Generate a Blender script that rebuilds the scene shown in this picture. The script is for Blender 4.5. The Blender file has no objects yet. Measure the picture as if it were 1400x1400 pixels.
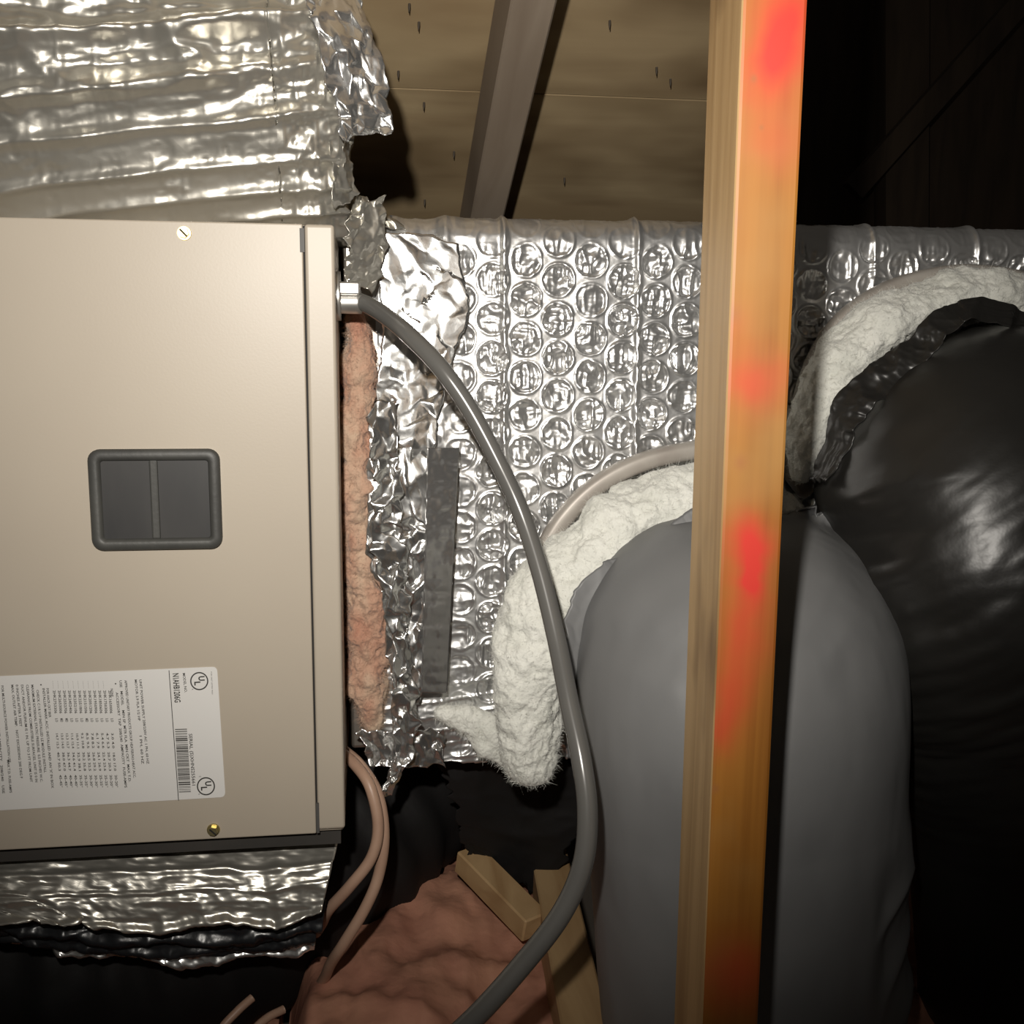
import bpy, bmesh, math, random
import numpy as np
from mathutils import Vector, Matrix

random.seed(7)
rng = np.random.default_rng(11)
SC = bpy.context.scene
COL = SC.collection

# ------------------------------------------------------------------ camera, world, lamp, exposure
F = 1450.0                                   # focal length in pixels of the 1400 px frame
CAM = np.array([0.0, 0.0, 0.85])
YAW, PITCH, ROLL = math.radians(7.8), math.atan(0.16), 0.008
fwd = np.array([math.sin(YAW)*math.cos(PITCH), math.cos(YAW)*math.cos(PITCH), -math.sin(PITCH)])
rgt = np.array([math.cos(YAW), -math.sin(YAW), 0.0])
upv = np.cross(rgt, fwd)
r2 = rgt*math.cos(ROLL) + upv*math.sin(ROLL)
u2 = upv*math.cos(ROLL) - rgt*math.sin(ROLL)
cd = bpy.data.cameras.new('camera'); cam = bpy.data.objects.new('camera', cd); COL.objects.link(cam)
cd.sensor_width = 36.0; cd.lens = F/1400*36.0; cd.clip_start = 0.02
cam.matrix_world = Matrix(((r2[0], u2[0], -fwd[0], CAM[0]), (r2[1], u2[1], -fwd[1], CAM[1]),
                           (r2[2], u2[2], -fwd[2], CAM[2]), (0, 0, 0, 1)))
SC.camera = cam

def ray(px, py):
    return fwd + r2*((px-700)/F) - u2*((py-700)/F)
def W(px, py, y):                            # point seen at a pixel, at world depth y
    d = ray(px, py); return CAM + d*(y/d[1])
def Wz(px, py, z):                           # same, at world height z
    d = ray(px, py); return CAM + d*((z-CAM[2])/d[2])
def Wp(px, py, p, n):
    d = ray(px, py); return CAM + d*(np.dot(np.array(p)-CAM, n)/np.dot(d, n))

world = bpy.data.worlds.new('attic_dark'); SC.world = world; world.use_nodes = True
world.node_tree.nodes['Background'].inputs[0].default_value = (1.0, 0.90, 0.78, 1)
world.node_tree.nodes['Background'].inputs[1].default_value = 0.028

ld = bpy.data.lights.new('headlamp', 'SPOT'); lamp = bpy.data.objects.new('headlamp', ld); COL.objects.link(lamp)
lamp.location = (-0.058, 0.0, 1.0)
aim = Vector(W(560, 390, 1.0)) - lamp.location
lamp.rotation_euler = aim.to_track_quat('-Z', 'Y').to_euler()
ld.energy = 52.0; ld.color = (1.0, 0.945, 0.865); ld.shadow_soft_size = 0.012
ld.spot_size = math.radians(85); ld.spot_blend = 1.0

SC.view_settings.view_transform = 'Standard'
SC.view_settings.look = 'None'
SC.view_settings.gamma = 1.0
SC.view_settings.use_curve_mapping = False
SC.view_settings.exposure = 0.0

# ------------------------------------------------------------------ noise
def _h(ix, iy, iz, s):
    n = (ix.astype(np.int64)*374761393 + iy.astype(np.int64)*668265263 + iz.astype(np.int64)*2147483647 + s*974711) & 0xffffffff
    n = ((n ^ (n >> 13))*1274126177) & 0xffffffff
    n = ((n ^ (n >> 16))*2246822519) & 0xffffffff
    return ((n ^ (n >> 15)) & 0xffffff)/float(0xffffff)
def vnoise(x, y, z=None, s=0):
    if z is None: z = np.zeros_like(x)
    ix, iy, iz = np.floor(x), np.floor(y), np.floor(z)
    fx, fy, fz = x-ix, y-iy, z-iz
    fx, fy, fz = [t*t*t*(t*(t*6-15)+10) for t in (fx, fy, fz)]
    r = 0
    for a in (0, 1):
        for b in (0, 1):
            for c in (0, 1):
                r = r + _h(ix+a, iy+b, iz+c, s)*(fx if a else 1-fx)*(fy if b else 1-fy)*(fz if c else 1-fz)
    return r*2-1
def fbm(x, y, z=None, s=0, o=4):
    r, a, f = 0, 0.5, 1.0
    for k in range(o):
        r = r + a*vnoise(x*f, y*f, None if z is None else z*f, s+k*17); a *= 0.5; f *= 2.03
    return r
def worley(x, y, s=0):
    ix, iy = np.floor(x), np.floor(y)
    f1 = np.full(x.shape, 9.0); f2 = np.full(x.shape, 9.0)
    zz = np.zeros_like(ix)
    for a in (-1, 0, 1):
        for b in (-1, 0, 1):
            cx = ix+a+_h(ix+a, iy+b, zz, s); cy = iy+b+_h(ix+a, iy+b, zz+1, s)
            d = np.hypot(cx-x, cy-y)
            f2 = np.where(d < f1, f1, np.minimum(f2, d)); f1 = np.minimum(f1, d)
    return f1, f2
def crumple(x, y, s=0):                      # folded-foil relief, about -1..1, x and y in cells
    wx = x + 0.35*fbm(x*0.9, y*0.9, s=s+5); wy = y + 0.35*fbm(x*0.9+9, y*0.9, s=s+6)
    a, _ = worley(wx, wy, s); b, _ = worley(wx*2.3+4, wy*1.9, s+1); c, _ = worley(wx*4.7, wy*5.1+3, s+2)
    return (a-0.5)*1.2 + (b-0.5)*0.55 + (c-0.5)*0.25
def crease(x, y, s=0, o=3):                  # sharp folds between smooth facets, about -1..1
    r, a, f = 0, 1.0, 1.0
    for k in range(o):
        r = r + a*(0.3-np.abs(vnoise(x*f+k*7.3, y*f-k*3.1, s=s+k*13)))*1.6; a *= 0.42; f *= 2.1
    return r
def sstep(a, b, x):
    t = np.clip((x-a)/(b-a), 0, 1); return t*t*(3-2*t)

# ------------------------------------------------------------------ object helpers
ORG = {}
def empty(name, loc):
    o = bpy.data.objects.new(name, None); COL.objects.link(o); o.location = loc
    o.empty_display_size = 0.05
    ORG[o.name] = np.array(loc, float); return o
def tag(o, label=None, cat=None, group=None, kind=None):
    if label: o['label'] = label
    if cat: o['category'] = cat
    if group: o['group'] = group
    if kind: o['kind'] = kind
    return o
def link(name, V, faces, m, parent=None, smooth=True, flat_arr=None):
    V = np.asarray(V, float)
    if parent is not None: org = ORG[parent.name]
    else: org = np.array([(V[:, 0].min()+V[:, 0].max())/2, (V[:, 1].min()+V[:, 1].max())/2, V[:, 2].min()])
    me = bpy.data.meshes.new(name)
    if isinstance(faces, np.ndarray):
        n, k = faces.shape
        me.vertices.add(len(V)); me.vertices.foreach_set('co', (V-org).astype(np.float32).ravel())
        me.loops.add(n*k); me.loops.foreach_set('vertex_index', faces.astype(np.int32).ravel())
        me.polygons.add(n); me.polygons.foreach_set('loop_start', np.arange(0, n*k, k, dtype=np.int32))
        me.polygons.foreach_set('loop_total', np.full(n, k, dtype=np.int32))
        me.update(calc_edges=True); me.validate()
    else:
        me.from_pydata((V-org).tolist(), [], [list(f) for f in faces]); me.update()
    me.polygons.foreach_set('use_smooth', np.full(len(me.polygons), smooth, dtype=bool))
    for mm in (m if isinstance(m, (list, tuple)) else [m]): me.materials.append(mm)
    o = bpy.data.objects.new(name, me); COL.objects.link(o)
    if parent is not None: o.parent = parent
    else: o.location = org
    ORG[o.name] = org
    return o
def gridfaces(n, m, cu=False, cv=False):
    i = np.arange(n if cu else n-1); j = np.arange(m if cv else m-1)
    I, J = np.meshgrid(i, j, indexing='ij'); I2, J2 = (I+1) % n, (J+1) % m
    return np.stack([I*m+J, I2*m+J, I2*m+J2, I*m+J2], -1).reshape(-1, 4)
def normals(P):
    a = np.gradient(P, axis=0); b = np.gradient(P, axis=1)
    n = np.cross(a, b); return n/(np.linalg.norm(n, axis=-1, keepdims=True)+1e-12)
def sheet(name, P, m, parent=None, thick=0.0, mask=None, smooth=True):
    n, k = P.shape[:2]
    fc = gridfaces(n, k)
    if mask is not None:
        mf = mask.reshape(-1)[fc].all(1); fc = fc[mf]
        used = np.unique(fc); remap = -np.ones(n*k, int); remap[used] = np.arange(len(used))
        V = P.reshape(-1, 3)[used]; fc = remap[fc]
    else: V = P.reshape(-1, 3)
    o = link(name, V, fc, m, parent, smooth)
    if thick:
        md = o.modifiers.new('thickness', 'SOLIDIFY'); md.thickness = thick; md.offset = 0
    return o
def spline(pts, n):
    p = np.asarray(pts, float); p = np.vstack([2*p[0]-p[1], p, 2*p[-1]-p[-2]])
    k = len(p)-3; t = np.linspace(0, k-1e-6, n); i = t.astype(int); f = (t-i)[:, None]
    a, b, c, d = p[i], p[i+1], p[i+2], p[i+3]
    return 0.5*(2*b + (c-a)*f + (2*a-5*b+4*c-d)*f*f + (3*b-a-3*c+d)*f**3)
def lin(vals, n):
    v = np.asarray(vals, float); return np.interp(np.linspace(0, 1, n), np.linspace(0, 1, len(v)), v)
def sweepgrid(path, ra, rb, ref, ns, power=2.0):
    path = np.asarray(path); T = np.gradient(path, axis=0); T /= np.linalg.norm(T, axis=1, keepdims=True)
    ref = np.broadcast_to(np.asarray(ref, float), path.shape)
    A = ref - T*(ref*T).sum(1, keepdims=True); A /= np.linalg.norm(A, axis=1, keepdims=True)
    B = np.cross(T, A)
    ph = np.linspace(0, 2*np.pi, ns, endpoint=False)
    c, s = np.cos(ph), np.sin(ph)
    c = np.sign(c)*np.abs(c)**(2/power); s = np.sign(s)*np.abs(s)**(2/power)
    ra = np.broadcast_to(ra, len(path)); rb = np.broadcast_to(rb, len(path))
    D = A[:, None]*(c[None]*ra[:, None])[..., None] + B[:, None]*(s[None]*rb[:, None])[..., None]
    return path[:, None] + D, D/(np.linalg.norm(D, axis=-1, keepdims=True)+1e-12), ph
def tube(name, P, m, parent=None, caps=True, smooth=True):
    n, k = P.shape[:2]
    fc = gridfaces(n, k, cv=True); V = P.reshape(-1, 3)
    if not caps: return link(name, V, fc, m, parent, smooth)
    V = np.vstack([V, P[0].mean(0), P[-1].mean(0)])
    j = np.arange(k); a = n*k
    c0 = np.stack([np.full(k, a), (j+1) % k, j, j], -1); c1 = np.stack([np.full(k, a+1), (n-1)*k+j, (n-1)*k+(j+1) % k, (n-1)*k+(j+1) % k], -1)
    faces = [tuple(f) for f in fc] + [tuple(f[:3]) for f in c0] + [tuple(f[:3]) for f in c1]
    return link(name, V, faces, m, parent, smooth)
def cable(name, pts, r, m, parent=None, n=70, ns=12):
    p = spline(pts, n); r = np.broadcast_to(r, n) if np.isscalar(r) else lin(r, n)
    P, _, _ = sweepgrid(p, r, r, (0.13, -1, 0.21), ns)
    return tube(name, P, m, parent)
def bm_obj(name, bm, m, parent=None, smooth=False):
    bm.verts.ensure_lookup_table(); bm.verts.index_update()
    V = [v.co[:] for v in bm.verts]; Fc = [[v.index for v in f.verts] for f in bm.faces]
    idx = [f.material_index for f in bm.faces]
    bm.free()
    o = link(name, V, Fc, m, parent, smooth)
    o.data.polygons.foreach_set('material_index', idx)
    return o
def box_bm(lo, hi, bevel=0.0, seg=2, bm=None):
    own = bm is None
    b = bmesh.new()
    r = bmesh.ops.create_cube(b, size=1.0)
    lo, hi = np.array(lo, float), np.array(hi, float)
    for v in b.verts: v.co = Vector((lo+hi)/2 + np.array(v.co)*(hi-lo))
    if bevel: bmesh.ops.bevel(b, geom=b.edges[:], offset=bevel, segments=seg, profile=0.5, affect='EDGES')
    if own: return b
    me = bpy.data.meshes.new('t'); b.to_mesh(me); b.free(); bm.from_mesh(me); bpy.data.meshes.remove(me); return bm
def box(name, lo, hi, m, parent=None, bevel=0.0, seg=2):
    return bm_obj(name, box_bm(lo, hi, bevel, seg), m, parent)
def beam(name, a, b, w, h, m, parent=None, ref=(0, 0, 1), bevel=0.002):
    """board from a to b, w across, h along ref"""
    a, b = np.array(a, float), np.array(b, float); t = (b-a); L = np.linalg.norm(t); t /= L
    r = np.array(ref, float); r -= t*np.dot(r, t); r /= np.linalg.norm(r); s = np.cross(t, r)
    bm = box_bm((-L/2, -w/2, -h/2), (L/2, w/2, h/2), bevel, 1); c = (a+b)/2
    for v in bm.verts: v.co = Vector(c + t*v.co.x + s*v.co.y + r*v.co.z)
    return bm_obj(name, bm, m, parent)

# ------------------------------------------------------------------ materials
def newmat(name):
    m = bpy.data.materials.new(name); m.use_nodes = True
    nt = m.node_tree; return m, nt, nt.nodes['Principled BSDF']
def N(nt, t, **kw):
    n = nt.nodes.new(t)
    for k, v in kw.items(): setattr(n, k, v)
    return n
def simple(name, c1, c2=None, rough=0.5, metal=0.0, nscale=(8, 8, 8), bump=0.0, bscale=60.0, bdist=0.002, rough2=None, spec=None, detail=5.0, sheen=0.0, sss=0.0):
    m, nt, b = newmat(name); L = nt.links.new
    tc = N(nt, 'ShaderNodeTexCoord'); mp = N(nt, 'ShaderNodeMapping'); mp.inputs['Scale'].default_value = nscale
    L(tc.outputs['Object'], mp.inputs[0])
    nz = N(nt, 'ShaderNodeTexNoise'); nz.inputs['Scale'].default_value = 1.0; nz.inputs['Detail'].default_value = detail
    L(mp.outputs[0], nz.inputs[0])
    cr = N(nt, 'ShaderNodeValToRGB'); cr.color_ramp.elements[0].position = 0.3; cr.color_ramp.elements[1].position = 0.7
    cr.color_ramp.elements[0].color = (*c1, 1); cr.color_ramp.elements[1].color = (*(c2 or c1), 1)
    L(nz.outputs[0], cr.inputs[0]); L(cr.outputs[0], b.inputs['Base Color'])
    b.inputs['Roughness'].default_value = rough; b.inputs['Metallic'].default_value = metal
    if spec is not None: b.inputs['Specular IOR Level'].default_value = spec
    if rough2 is not None:
        mr = N(nt, 'ShaderNodeMapRange'); mr.inputs['From Min'].default_value = 0.3; mr.inputs['From Max'].default_value = 0.7
        mr.inputs['To Min'].default_value = rough; mr.inputs['To Max'].default_value = rough2
        L(nz.outputs[0], mr.inputs[0]); L(mr.outputs[0], b.inputs['Roughness'])
    if sheen: b.inputs['Sheen Weight'].default_value = sheen
    if sss:
        b.inputs['Subsurface Weight'].default_value = sss; b.inputs['Subsurface Radius'].default_value = (0.01, 0.01, 0.008)
    if bump:
        n2 = N(nt, 'ShaderNodeTexNoise'); n2.inputs['Scale'].default_value = bscale; n2.inputs['Detail'].default_value = 4
        L(tc.outputs['Object'], n2.inputs[0])
        bp = N(nt, 'ShaderNodeBump'); bp.inputs['Strength'].default_value = bump; bp.inputs['Distance'].default_value = bdist
        L(n2.outputs[0], bp.inputs['Height']); L(bp.outputs[0], b.inputs['Normal'])
    return m
def foilmat(name, c, rough, bump=0.35, scale=90.0, metal=1.0):
    m, nt, b = newmat(name); L = nt.links.new
    tc = N(nt, 'ShaderNodeTexCoord')
    v = N(nt, 'ShaderNodeTexVoronoi'); v.inputs['Scale'].default_value = scale
    nz = N(nt, 'ShaderNodeTexNoise'); nz.inputs['Scale'].default_value = scale*0.45; nz.inputs['Detail'].default_value = 5
    mx = N(nt, 'ShaderNodeMath', operation='ADD')
    wv = N(nt, 'ShaderNodeVectorMath', operation='MULTIPLY_ADD'); wv.inputs[1].default_value = (0.012, 0.012, 0.012)
    L(nz.outputs['Color'], wv.inputs[0]); L(tc.outputs['Object'], wv.inputs[2]); L(wv.outputs[0], v.inputs[0]); L(tc.outputs['Object'], nz.inputs[0])
    L(v.outputs['Distance'], mx.inputs[0]); L(nz.outputs[0], mx.inputs[1])
    bp = N(nt, 'ShaderNodeBump'); bp.inputs['Strength'].default_value = bump; bp.inputs['Distance'].default_value = 0.003
    L(mx.outputs[0], bp.inputs['Height']); L(bp.outputs[0], b.inputs['Normal'])
    n3 = N(nt, 'ShaderNodeTexNoise'); n3.inputs['Scale'].default_value = 14; L(tc.outputs['Object'], n3.inputs[0])
    mr = N(nt, 'ShaderNodeMapRange'); mr.inputs['To Min'].default_value = rough*0.75; mr.inputs['To Max'].default_value = rough*1.3
    L(n3.outputs[0], mr.inputs[0]); L(mr.outputs[0], b.inputs['Roughness'])
    b.inputs['Base Color'].default_value = (*c, 1); b.inputs['Metallic'].default_value = metal
    return m
def woodmat(name, c1, c2, grain=(3, 3, 0.35), scale=9.0, rough=0.6, knot=None):
    m, nt, b = newmat(name); L = nt.links.new
    tc = N(nt, 'ShaderNodeTexCoord'); mp = N(nt, 'ShaderNodeMapping'); mp.inputs['Scale'].default_value = grain
    L(tc.outputs['Object'], mp.inputs[0])
    nz = N(nt, 'ShaderNodeTexNoise'); nz.inputs['Scale'].default_value = scale; nz.inputs['Detail'].default_value = 6; nz.inputs['Distortion'].default_value = 0.6
    L(mp.outputs[0], nz.inputs[0])
    cr = N(nt, 'ShaderNodeValToRGB'); e = cr.color_ramp.elements
    e[0].position = 0.32; e[0].color = (*c1, 1); e[1].position = 0.62; e[1].color = (*c2, 1)
    L(nz.outputs[0], cr.inputs[0]); out = cr.outputs[0]
    if knot:
        n2 = N(nt, 'ShaderNodeTexNoise'); n2.inputs['Scale'].default_value = knot; n2.inputs['Detail'].default_value = 3
        m2 = N(nt, 'ShaderNodeMapping'); m2.inputs['Scale'].default_value = tuple(0.45+0.55*g/max(grain) for g in grain); L(tc.outputs['Object'], m2.inputs[0]); L(m2.outputs[0], n2.inputs[0])
        c2r = N(nt, 'ShaderNodeValToRGB'); c2r.color_ramp.elements[0].position = 0.54; c2r.color_ramp.elements[1].position = 0.70
        c2r.color_ramp.elements[0].color = (1, 1, 1, 1); c2r.color_ramp.elements[1].color = (0.45, 0.40, 0.34, 1)
        L(n2.outputs[0], c2r.inputs[0])
        mu = N(nt, 'ShaderNodeMix', data_type='RGBA', blend_type='MULTIPLY'); mu.inputs[0].default_value = 1.0
        L(out, mu.inputs[6]); L(c2r.outputs[0], mu.inputs[7]); out = mu.outputs[2]
    L(out, b.inputs['Base Color']); b.inputs['Roughness'].default_value = rough
    bp = N(nt, 'ShaderNodeBump'); bp.inputs['Strength'].default_value = 0.25; bp.inputs['Distance'].default_value = 0.002
    L(nz.outputs[0], bp.inputs['Height']); L(bp.outputs[0], b.inputs['Normal'])
    return m

M = {}
M['cabinet'] = simple('beige_enamel', (0.395, 0.345, 0.28), (0.42, 0.37, 0.30), rough=0.42, nscale=(5, 5, 5), bump=0.05, bscale=420, bdist=0.0008)
M['seam'] = simple('dark_gap', (0.012, 0.011, 0.01), rough=0.8)
M['recessshade'] = simple('recess_shade', (0.03, 0.028, 0.025), (0.05, 0.045, 0.04), rough=0.6)
M['plastic'] = simple('charcoal_plastic', (0.040, 0.040, 0.038), (0.060, 0.060, 0.055), rough=0.5, nscale=(30, 30, 8), bump=0.1, bscale=200)
M['pane'] = simple('grey_pane', (0.030, 0.030, 0.031), (0.045, 0.044, 0.043), rough=0.38, nscale=(25, 25, 9))
M['label'] = simple('label_white', (0.66, 0.65, 0.63), rough=0.45)
M['ink'] = simple('label_ink', (0.035, 0.033, 0.03), rough=0.6)
M['inkgrey'] = simple('label_grey_ink', (0.075, 0.072, 0.068), rough=0.6)
M['brass'] = simple('zinc_yellow', (0.55, 0.46, 0.22), (0.62, 0.54, 0.30), rough=0.35, metal=0.9, nscale=(90, 90, 90))
M['zinc'] = simple('cast_zinc', (0.50, 0.49, 0.46), (0.60, 0.58, 0.55), rough=0.36, metal=0.85, nscale=(60, 60, 60))
M['conduit'] = simple('grey_conduit', (0.095, 0.093, 0.088), (0.11, 0.107, 0.10), rough=0.22, nscale=(14, 14, 14))
M['foil'] = foilmat('aluminium_foil', (0.80, 0.80, 0.79), 0.24, bump=0.05, scale=70, metal=0.92)
M['foil_torn'] = foilmat('torn_foil', (0.80, 0.80, 0.79), 0.22, bump=0.10, scale=90, metal=0.95)
M['foil_wrap'] = foilmat('foil_bubble_facing', (0.74, 0.74, 0.735), 0.33, bump=0.05, scale=120, metal=0.88)
M['foil_top'] = foilmat('foil_duct_wrap', (0.56, 0.54, 0.485), 0.31, bump=0.10, scale=60, metal=0.80)
M['tape'] = foilmat('smooth_foil_tape', (0.42, 0.415, 0.41), 0.24, bump=0.02, scale=60, metal=0.85)
M['galv'] = simple('galvanised_steel', (0.40, 0.36, 0.32), (0.50, 0.46, 0.41), rough=0.38, metal=0.9, nscale=(14, 14, 14))
M['blackfilm'] = simple('black_film', (0.010, 0.011, 0.013), (0.016, 0.017, 0.019), rough=0.28, nscale=(9, 9, 9), bump=0.2, bscale=45, bdist=0.004)
M['blackduct'] = simple('black_duct_jacket', (0.014, 0.013, 0.012), (0.021, 0.020, 0.018), rough=0.30, rough2=0.40, nscale=(7, 7, 7), bump=0.18, bscale=30, bdist=0.004)
M['greyduct'] = simple('grey_duct_jacket', (0.140, 0.142, 0.144), (0.175, 0.176, 0.176), rough=0.46, rough2=0.58, nscale=(6, 6, 6), bump=0.10, bscale=40, bdist=0.003)
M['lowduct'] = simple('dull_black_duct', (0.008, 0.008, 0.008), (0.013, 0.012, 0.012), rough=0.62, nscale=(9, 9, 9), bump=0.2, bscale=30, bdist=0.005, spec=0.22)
M['wool'] = simple('white_glass_wool', (0.64, 0.645, 0.59), (0.76, 0.76, 0.71), rough=0.95, nscale=(26, 26, 26), bump=0.7, bscale=210, bdist=0.003, spec=0.1, sheen=0.2)
M['pinkwool'] = simple('pink_glass_wool', (0.42, 0.20, 0.135), (0.54, 0.41, 0.30), rough=0.95, nscale=(34, 34, 16), bump=0.8, bscale=170, bdist=0.004, spec=0.1, sheen=0.2)
M['pinkbatt'] = simple('pink_batt', (0.42, 0.185, 0.13), (0.56, 0.29, 0.19), rough=0.6, nscale=(9, 9, 9), bump=0.35, bscale=28, bdist=0.01, spec=0.3)
M['flange'] = simple('collar_flange', (0.30, 0.265, 0.235), (0.44, 0.41, 0.37), rough=0.45, metal=0.2, nscale=(20, 20, 20))
M['tan'] = simple('tan_cable', (0.36, 0.225, 0.16), (0.43, 0.28, 0.20), rough=0.42, nscale=(30, 30, 30))
M['deck'] = woodmat('roof_plywood', (0.33, 0.235, 0.128), (0.47, 0.36, 0.21), grain=(0.5, 3, 3), scale=3.5, rough=0.75, knot=4.5)
M['rafter'] = woodmat('rafter_wood', (0.22, 0.17, 0.125), (0.29, 0.235, 0.18), grain=(5, 0.4, 0.8), scale=7, rough=0.75)
M['dimwood'] = woodmat('shade_darkened_wood', (0.036, 0.024, 0.015), (0.062, 0.041, 0.025), grain=(3, 3, 0.5), scale=6, rough=0.8)  # wood colour lowered to paint in the darkness of unlit attic parts
M['joist'] = woodmat('joist_wood', (0.33, 0.20, 0.09), (0.45, 0.30, 0.15), grain=(5, 0.6, 5), scale=7, rough=0.7)
M['nail'] = simple('nail_steel', (0.09, 0.075, 0.06), rough=0.6, metal=0.5)
M['board'] = simple('ceiling_board', (0.10, 0.085, 0.07), (0.13, 0.11, 0.09), rough=0.9)

# post: bare tan wood on the side, orange stained front with sprayed red patches (patches have their own shapes)
def postmat():
    m, nt, b = newmat('orange_stained_wood'); L = nt.links.new
    tc = N(nt, 'ShaderNodeTexCoord'); sx = N(nt, 'ShaderNodeSeparateXYZ'); L(tc.outputs['Object'], sx.inputs[0])
    mp = N(nt, 'ShaderNodeMapping'); mp.inputs['Scale'].default_value = (60, 60, 2.2); L(tc.outputs['Object'], mp.inputs[0])
    nz = N(nt, 'ShaderNodeTexNoise'); nz.inputs['Scale'].default_value = 1; nz.inputs['Detail'].default_value = 6; nz.inputs['Distortion'].default_value = 0.4
    L(mp.outputs[0], nz.inputs[0])
    cr = N(nt, 'ShaderNodeValToRGB'); e = cr.color_ramp.elements
    e[0].position = 0.3; e[0].color = (0.20, 0.072, 0.008, 1); e[1].position = 0.66; e[1].color = (0.345, 0.142, 0.020, 1)
    L(nz.outputs[0], cr.inputs[0])
    n2 = N(nt, 'ShaderNodeTexNoise'); n2.inputs['Scale'].default_value = 11; n2.inputs['Detail'].default_value = 3; L(tc.outputs['Object'], n2.inputs[0])
    ml = N(nt, 'ShaderNodeMix', data_type='RGBA'); ml.inputs[7].default_value = (0.30, 0.160, 0.045, 1)
    mr = N(nt, 'ShaderNodeMapRange'); mr.inputs['From Min'].default_value = 0.45; mr.inputs['From Max'].default_value = 0.75; mr.inputs['To Max'].default_value = 0.75
    L(n2.outputs[0], mr.inputs[0]); L(mr.outputs[0], ml.inputs[0]); L(cr.outputs[0], ml.inputs[6])
    col = ml.outputs[2]
    return m, nt, b, tc, sx, col
# filled in where the post is built (needs its dimensions)
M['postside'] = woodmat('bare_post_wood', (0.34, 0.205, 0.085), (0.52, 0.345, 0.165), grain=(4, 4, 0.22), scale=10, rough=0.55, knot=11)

# ------------------------------------------------------------------ structure: roof
ANG = math.atan(0.40); DO = np.array([0.0, 1.60, 1.045]); DUP = np.array([0, -math.cos(ANG), math.sin(ANG)]); DN = np.array([0, math.sin(ANG), math.cos(ANG)])
def deck_uv(px, py):
    p = Wp(px, py, DO, DN); return p[0], np.dot(p-DO, DUP)
def deckpt(x, s, h=0.0): return DO + np.array([x, 0, 0]) + DUP*s + DN*h
ca, cb = deck_uv(1052, 0), deck_uv(1004, 310)
def cutx(s): return cb[0] + (ca[0]-cb[0])*(s-cb[1])/(ca[1]-cb[1]) if s < 1.1 else cb[0] + (ca[0]-cb[0])*(1.1-cb[1])/(ca[1]-cb[1])
seam_s = deck_uv(800, 131)[1]
croot = empty('ceiling', (0, 1.6, 1.045)); tag(croot, kind='structure')
rows = [seam_s-1.22*1.6, seam_s, seam_s+1.22, seam_s+2.44]
for a, b in zip(rows[:-1], rows[1:]):
    a2, b2 = a+0.0015, b-0.0015
    segs = [(-2.2, -0.82), (-0.817, None)]
    for x0, x1 in segs:
        q = []
        for h in (0.0, 0.012):
            q += [deckpt(x0, a2, h), deckpt(x1 if x1 is not None else cutx(a2), a2, h), deckpt(x1 if x1 is not None else cutx(b2), b2, h), deckpt(x0, b2, h)]
        link('plywood_sheet', q, [(3, 2, 1, 0), (4, 5, 6, 7), (0, 1, 5, 4), (1, 2, 6, 5), (2, 3, 7, 6), (3, 0, 4, 7)], M['deck'], croot, smooth=False)
# rafters hang below the deck
RH = 0.085
r0 = np.array(deck_uv(676, 292)); r1 = np.array(deck_uv(738, 2))
for k, (xo, s0, s1) in enumerate(((0.0, -1.6, 2.6), (-0.66, -1.6, 2.6))):
    rx = Wp(668, 290, DO-DN*RH, DN)[0]
    beam('rafter', deckpt(rx+xo, s0, -RH/2), deckpt(rx+xo, s1, -RH/2), 0.044, RH, M['rafter'], croot, ref=DN)
nail_px = [(573, 30), (545, 97), (580, 140), (621, 207), (581, 273), (898, 92), (917, 108), (772, 243), (834, 28), (560, 5)]
for px, py in nail_px:
    p = Wp(px, py, DO, DN)
    t = np.linspace(0, 1, 5); ln = 0.009
    path = p[None] + DN*0.002 - (DN[None]*0.9+np.array([0.1, 0, 0.5])[None])*t[:, None]*ln
    P, _, _ = sweepgrid(path, lin([0.0014, 0.0014, 0.0004], 5), lin([0.0014, 0.0014, 0.0004], 5), (1, 0, 0), 6)
    tube('nail', P, M['nail'], croot)
# far gable wall seen past the valley
wroot = empty('wall_back', (1.5, 3.6, 0.0)); tag(wroot, kind='structure')
for k in range(7):
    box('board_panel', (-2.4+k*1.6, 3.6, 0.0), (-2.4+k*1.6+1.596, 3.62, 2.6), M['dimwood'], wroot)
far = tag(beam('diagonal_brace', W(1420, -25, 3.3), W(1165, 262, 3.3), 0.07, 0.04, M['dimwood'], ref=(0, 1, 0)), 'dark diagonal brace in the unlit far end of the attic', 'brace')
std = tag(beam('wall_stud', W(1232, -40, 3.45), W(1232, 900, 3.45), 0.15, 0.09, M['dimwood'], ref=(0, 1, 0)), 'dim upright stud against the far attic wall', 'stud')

wl = box('wall_right', (5.6, -1.6, 0.0), (5.62, 3.6, 2.6), M['dimwood']); tag(wl, kind='structure')
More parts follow.
